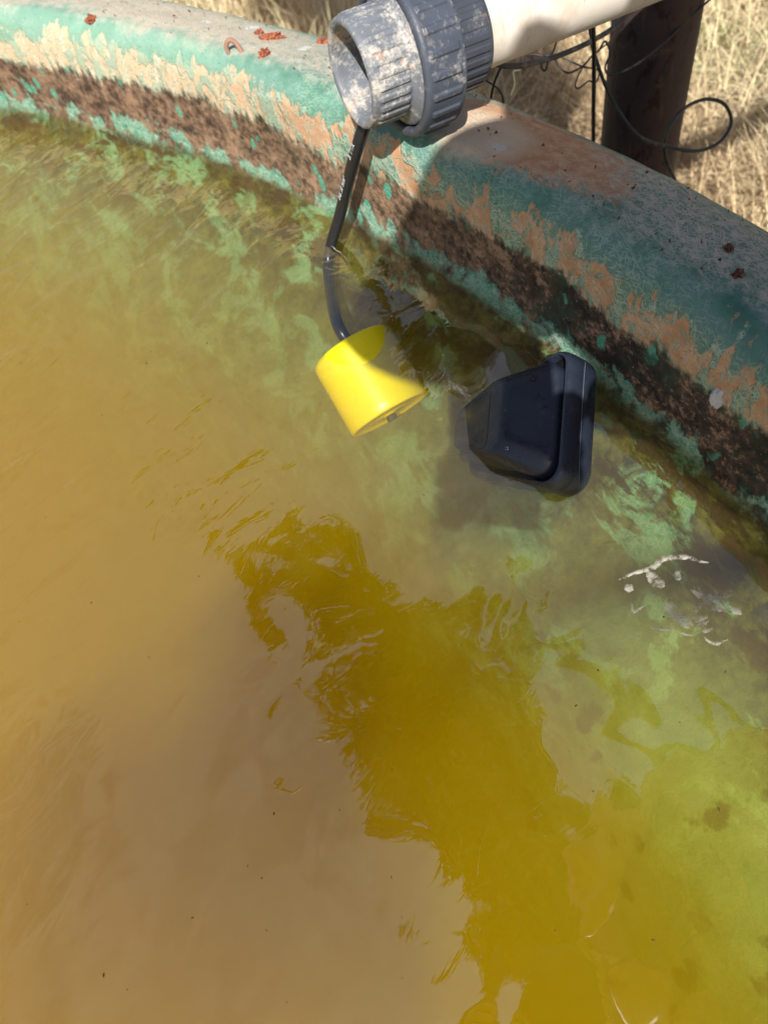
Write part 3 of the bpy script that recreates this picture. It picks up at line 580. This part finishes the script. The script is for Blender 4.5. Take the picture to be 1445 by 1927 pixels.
# ------------------------------------------------------------------ rust crumbs, hook, droppings
def crumbs():
    rm = NT('red_rust'); o = rm.obj(); rm.put(rm.b.inputs['Base Color'], rm.mix(rm.step(rm.noise(o, 400, 4, .7), .38, .62), (.14, .035, .022), (.46, .15, .07))); rm.b.inputs['Roughness'].default_value = .9
    br = NT('brown_rust'); o = br.obj(); br.put(br.b.inputs['Base Color'], br.mix(br.step(br.noise(o, 400, 4, .7), .38, .62), (.05, .018, .014), (.26, .12, .075))); br.b.inputs['Roughness'].default_value = .9
    # surface height of the flange at a point
    rz = [(1.6965, .086), (1.7005, .095), (1.707, .101), (1.715, .1045), (1.73, .1035), (1.745, .1005), (1.76, .0965), (1.775, .092), (1.787, .0865), (1.796, .081), (1.802, .075)]
    def rim_at(px, py):
        h = .1
        for _ in range(8):
            p = at(px, py, h); r = np.hypot(*(p[:2] - TC)); h = float(np.interp(r, [a for a, b in rz], [b for a, b in rz]))
        return p
    def flake(px, py, sx, sy, sz, m, lb, rot=0., wall=None, seed=0):
        p = wall if wall is not None else rim_at(px, py)
        bmh = bmesh.new(); bmesh.ops.create_icosphere(bmh, subdivisions=4, radius=1)
        for q in bmh.verts:
            d = q.co.copy(); k = 1 + .55 * mnoise.noise(d * 1.9 + Vector((seed, 0, 0))) + .30 * mnoise.noise(d * 5 + Vector((seed, 3, 0))) + .12 * mnoise.noise(d * 12)
            q.co = Vector((d.x * sx * k, d.y * sy * k, max(-.3, d.z) * sz * k))
        me = bpy.data.meshes.new('rust_flake'); bmh.to_mesh(me); bmh.free(); me.materials.append(m)
        ob = bpy.data.objects.new('rust_flake', me); COL.objects.link(ob); ob.location = p; ob.rotation_euler = (0, 0, rot)
        tag(ob, lb, 'rust flake', 'rust flakes scattered on the tank rim'); return ob
    flake(172, 37, .0055, .0045, .004, rm.m, 'small reddish flake alone near the far left end of the rim', .4, seed=1)
    flake(508, 72, .0115, .0050, .0035, rm.m, 'widest reddish rust flake, beyond the rusty hook', -.2, seed=2)
    flake(487, 63, .0045, .0030, .0028, rm.m, 'small orange crumb touching the left end of the widest flake', .2, seed=3)
    flake(498, 103, .0062, .0045, .004, rm.m, 'chunky orange-red flake on the near side of the widest flake', .8, seed=4)
    flake(607, 82, .0050, .0040, .004, rm.m, 'orange crumb half hidden beside the open pipe socket', .1, seed=5)
    flake(1386, 519, .0045, .0034, .0032, br.m, 'dark brown rounded crumb on the green end of the rim', .3, seed=6)
    flake(1369, 470, .0042, .0030, .0022, br.m, 'crumbly reddish brown smear uphill of the rounded crumb', .9, seed=7)
    flake(1353, 490, .0016, .0010, .0010, br.m, 'tiniest rust speck on the green end of the rim', .9, seed=8)
    # rusty hook
    p = rim_at(440, 96); hm = simple('pinkish_rusty_steel', (.36, .20, .15), .8, .3, .4, 200, .5)
    ux = R @ np.array([1., 0, 0]); ux[2] = 0; ux /= np.linalg.norm(ux)
    pts = [p + ux * -.0050 + [0, 0, -.002], p + ux * -.0055 + [0, 0, .004], p + ux * -.0030 + [0, 0, .0085], p + ux * .001 + [0, 0, .0095], p + ux * .0045 + [0, -.001, .006], p + ux * .0065 + [0, -.003, .001], p + ux * .0075 + [0, -.004, -.003]]
    V, Fc = tube(smooth_path(pts, 8), .0021, 14); tag(meshobj('rusty_hook', V, Fc, hm), 'rusty bent steel eye sticking out of the rim left of the union', 'hook')
    # bird dropping on the inner wall
    wm = simple('chalky_white', (.66, .66, .70), .9, .2, .3, 200, .8)
    q = at(1388, 716, .06); th_ = math.atan2(*(q[:2] - TC)[::-1]); 
    V = []; n = 26
    for i in range(n):
        for k in range(n):
            a, b = i / (n - 1) * 2 - 1, k / (n - 1) * 2 - 1; rr = math.hypot(a, b); lim = .62 + .45 * mnoise.noise((math.atan2(b, a) * 1.3 * 1, 4.2, 0)) + .2 * mnoise.noise((a * 5, b * 5, 0))
            lift = .0011 if rr < lim else -.004
            zz = .057 + .013 * (b * .9 + a * .35); t_ = th_ + a * .0065 / 1.69 - b * .002 / 1.69
            r0 = np.interp(zz, [.03, .045, .06, .075, .086], [1.6915, 1.692, 1.693, 1.6945, 1.6965]) - lift - .0035 * (lift > 0) * .6 - .0006 * mnoise.noise((a * 9, b * 9, 1))
            V.append((TC[0] + r0 * math.cos(t_), TC[1] + r0 * math.sin(t_), zz))
    tag(meshobj('bird_dropping', V, gridfaces(n, n), wm), 'chalky white dropping stuck on the inner wall at the right edge', 'dropping')
crumbs()
# ------------------------------------------------------------------ painted water glints and floating specks
def floaters():
    g = NT('pale_glint'); o = g.obj(); g.put(g.b.inputs['Base Color'], g.mix(g.noise(o, 200, 4, .6), (.52, .48, .44), (.80, .77, .72))); g.b.inputs['Roughness'].default_value = .5  # pale ribbons imitate light reflected off the water
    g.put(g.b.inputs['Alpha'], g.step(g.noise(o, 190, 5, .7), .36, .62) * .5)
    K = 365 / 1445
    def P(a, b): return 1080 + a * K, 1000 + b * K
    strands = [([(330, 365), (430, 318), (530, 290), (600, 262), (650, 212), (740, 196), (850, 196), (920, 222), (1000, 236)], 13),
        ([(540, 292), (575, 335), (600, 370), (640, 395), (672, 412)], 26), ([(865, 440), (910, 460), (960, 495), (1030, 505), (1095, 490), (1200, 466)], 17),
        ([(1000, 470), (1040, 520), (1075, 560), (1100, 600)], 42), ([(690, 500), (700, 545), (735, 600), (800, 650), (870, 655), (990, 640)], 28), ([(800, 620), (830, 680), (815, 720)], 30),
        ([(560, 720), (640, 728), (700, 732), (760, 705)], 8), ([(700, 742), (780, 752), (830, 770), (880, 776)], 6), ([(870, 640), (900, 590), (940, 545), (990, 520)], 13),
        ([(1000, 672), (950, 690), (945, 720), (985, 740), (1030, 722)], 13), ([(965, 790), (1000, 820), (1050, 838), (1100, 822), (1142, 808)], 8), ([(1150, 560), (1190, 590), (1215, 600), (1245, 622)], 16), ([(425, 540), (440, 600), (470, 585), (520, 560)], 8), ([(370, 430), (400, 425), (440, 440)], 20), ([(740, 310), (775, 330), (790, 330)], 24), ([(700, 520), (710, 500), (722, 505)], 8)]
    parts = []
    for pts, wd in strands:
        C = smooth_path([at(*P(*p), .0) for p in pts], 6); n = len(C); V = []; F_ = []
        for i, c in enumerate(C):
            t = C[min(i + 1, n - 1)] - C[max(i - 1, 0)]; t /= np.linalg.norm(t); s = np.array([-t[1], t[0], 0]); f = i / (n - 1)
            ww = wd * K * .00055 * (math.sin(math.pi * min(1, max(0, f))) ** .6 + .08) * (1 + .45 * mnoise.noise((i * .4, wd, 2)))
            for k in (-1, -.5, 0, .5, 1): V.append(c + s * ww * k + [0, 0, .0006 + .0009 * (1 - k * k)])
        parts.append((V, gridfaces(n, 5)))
    V, F_ = merge(parts); tag(meshobj('glint_ribbons', V, F_, g.m), 'thin pale ribbons standing in for light reflections on the water over the green wall at right', 'glint')
    parts = []
    for _ in range(60):
        px_, py_ = rng.uniform(20, 1400), rng.uniform(560, 1900)
        if py_ < 900 and px_ > 560: continue
        p = at(px_, py_); s = rng.uniform(.0002, .0006); a = rng.uniform(0, 3.14); d = np.array([math.cos(a), math.sin(a), 0]) * s * rng.uniform(1, 3.2); e = np.array([-d[1], d[0], 0]) / np.linalg.norm(d) * s
        p = p + [0, 0, .0004]; parts.append(([p - d, p + e, p + d, p - e, p + [0, 0, s * .6]], [(0, 1, 4), (1, 2, 4), (2, 3, 4), (3, 0, 4)]))
    V, F_ = merge(parts); tag(meshobj('floating_specks', V, F_, simple('dark_debris', (.05, .035, .015), .8), smooth=False), 'fine dark specks of debris scattered over the water surface', 'debris', kind='stuff')
    # fine straw and grit on the rim
    rz = [(1.715, .1045), (1.73, .1035), (1.745, .1005), (1.76, .0965), (1.775, .092), (1.787, .0865), (1.796, .081)]
    parts = []
    for _ in range(420):
        t_ = math.radians(rng.uniform(5, 60)); r_ = rng.uniform(1.715, 1.796); z = float(np.interp(r_, [a for a, b in rz], [b for a, b in rz]))
        c = np.array([TC[0] + r_ * math.cos(t_), TC[1] + r_ * math.sin(t_), z + .0012 + mnoise.noise((t_ * 7, .15, 7)) * .003]); s = rng.uniform(.0003, .0011)
        q = [c + rng.normal(0, s, 3) for _ in range(4)]; parts.append((q, [(0, 1, 2), (0, 2, 3), (0, 3, 1), (1, 3, 2)]))
    V, F_ = merge(parts); tag(meshobj('rim_grit', V, F_, simple('grit', (.16, .08, .045), .9, .2, .5, 300), smooth=False), 'tiny grains of rust and soil scattered along the flat top of the rim', 'grit', kind='stuff')
floaters()
# ------------------------------------------------------------------ the photographer (seen as shadow and reflection) and unseen foliage added to shape both
def skin(name, joints, edges, mat, parent=None, sub=2, root=0):
    me = bpy.data.meshes.new(name); me.from_pydata([j[:3] for j in joints], edges, []); o = bpy.data.objects.new(name, me); COL.objects.link(o)
    md = o.modifiers.new('skin', 'SKIN'); md.use_smooth_shade = True
    sv = me.skin_vertices[0].data
    for i, j in enumerate(joints): sv[i].radius = (j[3], j[4] if len(j) > 4 else j[3]); sv[i].use_root = (i == root)
    s = o.modifiers.new('sub', 'SUBSURF'); s.levels = sub; s.render_levels = sub; me.materials.append(mat)
    if parent: o.parent = parent
    return o
def person():
    skm = simple('skin', (.48, .28, .19), .55, .4, .1, 30); sh = simple('navy_cotton_shirt', (.05, .07, .12), .9, .2, .3, 60, .4); tr = simple('khaki_trousers', (.22, .17, .11), .9, .2, .2, 60, .4)
    hat = simple('dark_felt_cap', (.05, .045, .04), .9, .2, .2, 80, .3); bt = simple('brown_leather_boots', (.08, .045, .025), .5, .4, .3, 50)
    r = empty('person', (.60, -.10, GZ)); tag(r, 'person leaning over the tank rim in dark shirt and cap, holding up a phone', 'person')
    r.matrix_world = Matrix.Translation((0, 0, 0))
    J = [(.62, -.12, .30, .125, .15), (.53, -.11, .40, .12, .155), (.40, -.08, .50, .13, .17), (.265, -.06, .58, .13, .175), (.165, -.09, .70, .100), (.115, -.09, .765, .052), (.07, -.09, .80, .088), (.03, -.09, .80, .075),
         (.25, .11, .66, .080), (.190, .10, .555, .062), (.16, .10, .475, .034), (.085, .045, .455, .026), (.055, .025, .452, .024),
         (.25, -.205, .66, .055), (.215, -.165, .585, .058), (.150, -.120, .505, .045), (.095, -.085, .46, .026), (.065, -.055, .455, .024),
         (.60, -.02, .22, .085), (.56, -.02, -.18, .062), (.62, -.01, -.56, .045), (.54, -.01, -.60, .038),
         (.60, -.22, .22, .085), (.64, -.23, -.18, .062), (.70, -.24, -.56, .045), (.62, -.25, -.60, .038)]
    Ed = [(0, 1), (1, 2), (2, 3), (3, 4), (4, 5), (5, 6), (6, 7), (3, 8), (8, 9), (9, 10), (10, 11), (11, 12), (3, 13), (13, 14), (14, 15), (15, 16), (16, 17), (0, 18), (18, 19), (19, 20), (20, 21), (0, 22), (22, 23), (23, 24), (24, 25)]
    skin('body', J, Ed, skm, r)
    def mv(j):
        k = 1.0 if j[2] > .44 else max(0.0, (j[2] - .2) / .24)
        return (j[0] - .055 * k, j[1] - .095 * k) + tuple(j[2:])
    HAND = {10, 11, 12, 15, 16, 17}
    J = [j if i in HAND else mv(j) for i, j in enumerate(J)]
    g = 1.09
    def sc_(idx, k=g): return [tuple(J[i][:3]) + tuple(q * k + .006 for q in J[i][3:]) for i in idx]
    skin('shirt', sc_([0, 1, 2, 3, 4, 8, 9, 10, 13, 14, 15], 1.15), [(0, 1), (1, 2), (2, 3), (3, 4), (3, 5), (5, 6), (6, 7), (3, 8), (8, 9), (9, 10)], sh, r)
    skin('trousers', sc_([0, 18, 19, 20, 22, 23, 24], 1.12), [(0, 1), (1, 2), (2, 3), (0, 4), (4, 5), (5, 6)], tr, r)
    for a, b, c_ in ((20, 21, .0), (24, 25, .0)):
        x0, y0 = J[a][0], J[a][1]; skin('boot', [(x0, y0, -.50, .055), (x0, y0, -.60, .055), (x0 - .09, y0, -.615, .046), (x0 - .17, y0, -.622, .036)], [(0, 1), (1, 2), (2, 3)], bt, r)
    # cap
    V = []; Fc = []; n, m = 32, 10
    for i in range(n):
        a = 2 * math.pi * i / n
        for k in range(m):
            b = math.pi / 2 * k / (m - 1); V.append((.010 + .105 * math.cos(a) * math.cos(b), -.185 + .093 * math.sin(a) * math.cos(b), .825 + .085 * math.sin(b)))
    meshobj('cap', V, gridfaces(n, m, True), hat, r)
    V = []; 
    for i in range(16):
        a = math.pi * (.62 + .76 * i / 15)
        for k in range(5): q = 1 + .55 * k / 4; V.append((.010 + .105 * q * math.cos(a), -.185 + .093 * math.sin(a) * (1 + .05 * k), .83 - .012 * k))
    o = meshobj('cap_peak', V, gridfaces(16, 5), hat, r); s = o.modifiers.new('s', 'SOLIDIFY'); s.thickness = .003
    # face
    V, Fc = tube([(-.055, -.185, .792), (-.077, -.185, .772), (-.079, -.185, .765)], lambda f: .008 + .007 * f, 12); meshobj('nose', V, Fc, skm, r)
    dk = simple('eye_dark', (.02, .02, .02), .2)
    for yy in (-.157, -.213):
        bmh = bmesh.new(); bmesh.ops.create_uvsphere(bmh, u_segments=14, v_segments=8, radius=.011); me = bpy.data.meshes.new('eye'); bmh.to_mesh(me); bmh.free(); me.materials.append(dk)
        e = bpy.data.objects.new('eye', me); COL.objects.link(e); e.location = (-.061, yy, .79); e.parent = r
    # phone: just behind the lens
    ph = NT('phone_glass'); ph.b.inputs['Base Color'].default_value = (.02, .02, .025, 1); ph.b.inputs['Roughness'].default_value = .15
    fx, fy, fz = Vector(cx), Vector(cy), Vector(cz)
    C0 = Vector((0, 0, CH)) + fz * .010 - fy * .050 + fx * .018
    bmh = bmesh.new(); bmesh.ops.create_cube(bmh, size=1); bmesh.ops.scale(bmh, vec=(.074, .152, .008), verts=bmh.verts); bmesh.ops.bevel(bmh, geom=list(bmh.edges), offset=.003, segments=3, affect='EDGES')
    me = bpy.data.meshes.new('phone'); bmh.to_mesh(me); bmh.free(); me.materials.append(ph.m); p = bpy.data.objects.new('phone', me); COL.objects.link(p)
    p.matrix_world = Matrix(((fx.x, fy.x, fz.x, C0.x), (fx.y, fy.y, fz.y, C0.y), (fx.z, fy.z, fz.z, C0.z), (0, 0, 0, 1))); tag(p, 'black smartphone held in both hands over the water', 'phone')
    # fingers round the phone edges
    for sgn, wrist in ((1, Vector((.055, .025, .452))), (-1, Vector((.065, -.055, .455)))):
        for k in range(4):
            base = C0 + fx * sgn * .055 + fy * (-.012 - .017 * k) - fz * -.012
            tip = C0 + fx * sgn * (.026 - .002 * k) + fy * (-.008 - .018 * k) + fz * -.012 * (1 if k else 1)
            base = C0 + fx * .050 + fy * (.010 - .018 * k) + fz * .014 if sgn > 0 else C0 - fx * .046 + fy * (-.030 - .016 * k) + fz * .016
            mid = base + fx * (-.004 * sgn) - fz * .016; tip = mid - fx * sgn * (.020 - .002 * abs(k - 1)) - fz * .001
            if (tip - Vector((0, 0, CH))).dot(-fz) > -.001: tip -= fz * -.004; mid -= fz * -.004
            skin('finger', [tuple(wrist * .35 + base * .65) + (.009,), tuple(base) + (.0085,), tuple(mid) + (.0078,), tuple(tip) + (.0068,)], [(0, 1), (1, 2), (2, 3)], skm, r)
        th = C0 + fx * sgn * .030 + fy * -.035 + fz * .014
        skin('thumb', [tuple(wrist) + (.014,), tuple((wrist + th) / 2 + fz * .010) + (.011,), tuple(th) + (.009,)], [(0, 1), (1, 2)], skm, r)
person()
def added_tree():
    bark = simple('bark', (.12, .09, .065), .9, .2, .4, 20, .8); g = NT('leaf'); a_ = g.n('ShaderNodeAttribute'); a_.attribute_name = 'tint'
    g.put(g.b.inputs['Base Color'], g.mix(a_.outputs['Fac'], (.035, .06, .015), (.10, .15, .04))); g.b.inputs['Roughness'].default_value = .5
    r = empty('added_tree', (1.9, -.9, GZ)); tag(r, 'leafy bough and trunk out of view, added for reflection and shade on the water', 'added_tree')
    r.matrix_world = Matrix.Translation((0, 0, 0))
    V, Fc = tube(smooth_path([(1.9, -.9, GZ - .1), (1.86, -.88, .3), (1.75, -.80, 1.1), (1.8, -.7, 2.0), (2.0, -.6, 2.8)], 8), lambda f: .11 - .07 * f, 20); meshobj('trunk', V, Fc, bark, r)
    path = smooth_path([(1.75, -.80, 1.1), (1.2, -.3, 1.55), (.55, .35, 1.62), (.05, .85, 1.60), (-.35, 1.2, 1.66)], 10)
    parts = [tube(path, lambda f: .05 - .038 * f, 14), tube(smooth_path([(1.80, -.7, 2.0), (1.2, -1.35, 2.35), (.2, -1.65, 2.3), (-.55, -1.7, 2.24)], 8), lambda f: .04 - .03 * f, 10), tube(smooth_path([(1.85, -.65, 2.3), (2.3, -.2, 2.8), (2.6, .1, 3.1)], 8), lambda f: .04 - .03 * f, 10)]
    V, Fc = merge(parts); meshobj('limb', V, Fc, bark, r)
    VV = []; FF = []; T = []
    def leaf(c, s):
        a = rng.normal(0, 1, 3); a /= np.linalg.norm(a); b = np.cross(a, rng.normal(0, 1, 3)); b /= np.linalg.norm(b); k = len(VV); b = b * .38
        VV.extend([c - a * s, c + b * s, c + a * s, c - b * s]); FF.append((k, k + 1, k + 2, k + 3)); T.extend([rng.random()] * 4)
    # crown clumps, most placed for reflection and shade: (centre, radii, n)
    pts = np.array(path); 
    cl = []
    for (wx, wy, rad) in REFLECT_BLOBS:
        k = (CH + 1.6) / CH; cl.append((np.array([wx * k, wy * k, 1.6]), np.array([rad * k, rad * k, .10]), int(1100 * (rad / .05) ** 2)))
    for (wx, wy, rad) in SHADE_BLOBS:
        z_ = 2.2; q_ = math.cos(SUN_EL) / math.sin(SUN_EL) * z_; cl.append((np.array([wx - q_ * math.cos(SUN_AZ), wy - q_ * math.sin(SUN_AZ), z_]), np.array([rad * 1.1, rad * 1.1, .07]), int(520 * (rad / .05) ** 2)))
    cl += [(np.array([1.8, -.8, 2.7]), np.array([.9, .9, .6]), 3500), (np.array([2.5, .0, 3.1]), np.array([.6, .6, .45]), 1500)]
    for c, rd, n in cl:
        for _ in range(n):
            d = rng.normal(0, 1, 3); d /= np.linalg.norm(d); d *= rng.random() ** (.5) ; leaf(c + d * rd, rng.uniform(.022, .045) if c[2] < 2.5 else rng.uniform(.04, .08))
    o = meshobj('crown', VV, FF, g.m, r, smooth=False); at2 = o.data.attributes.new('tint', 'FLOAT', 'POINT'); at2.data.foreach_set('value', np.array(T, np.float32))
# reflected position on the water (x, y) and radius there, metres
REFLECT_BLOBS = []  # added foliage that darkens the reflection on the water
for px_, py_, rp_ in ((640, 1120, 110), (760, 1180, 120), (560, 1060, 80), (740, 1330, 150), (870, 1300, 130), (850, 1480, 150), (960, 1480, 130), (980, 1640, 170), (1060, 1200, 60), (1080, 1750, 170), (1150, 1880, 150), (450, 1030, 30), (930, 1150, 50)):
    p = at(px_, py_); q = at(px_ + rp_, py_); REFLECT_BLOBS.append((p[0], p[1], float(np.hypot(*(q - p)[:2]))))
SHADE_BLOBS = []  # added foliage placed up-sun to shade the water
for px_, py_, rp_ in ((120, 1800, 170), (330, 1960, 120), (560, 1380, 90), (440, 1300, 70), (560, 1900, 110), (20, 1640, 90), (400, 1560, 60), (640, 2000, 110)):
    p = at(px_, py_); q = at(px_ + rp_, py_); SHADE_BLOBS.append((p[0], p[1], float(np.hypot(*(q - p)[:2]))))
added_tree()
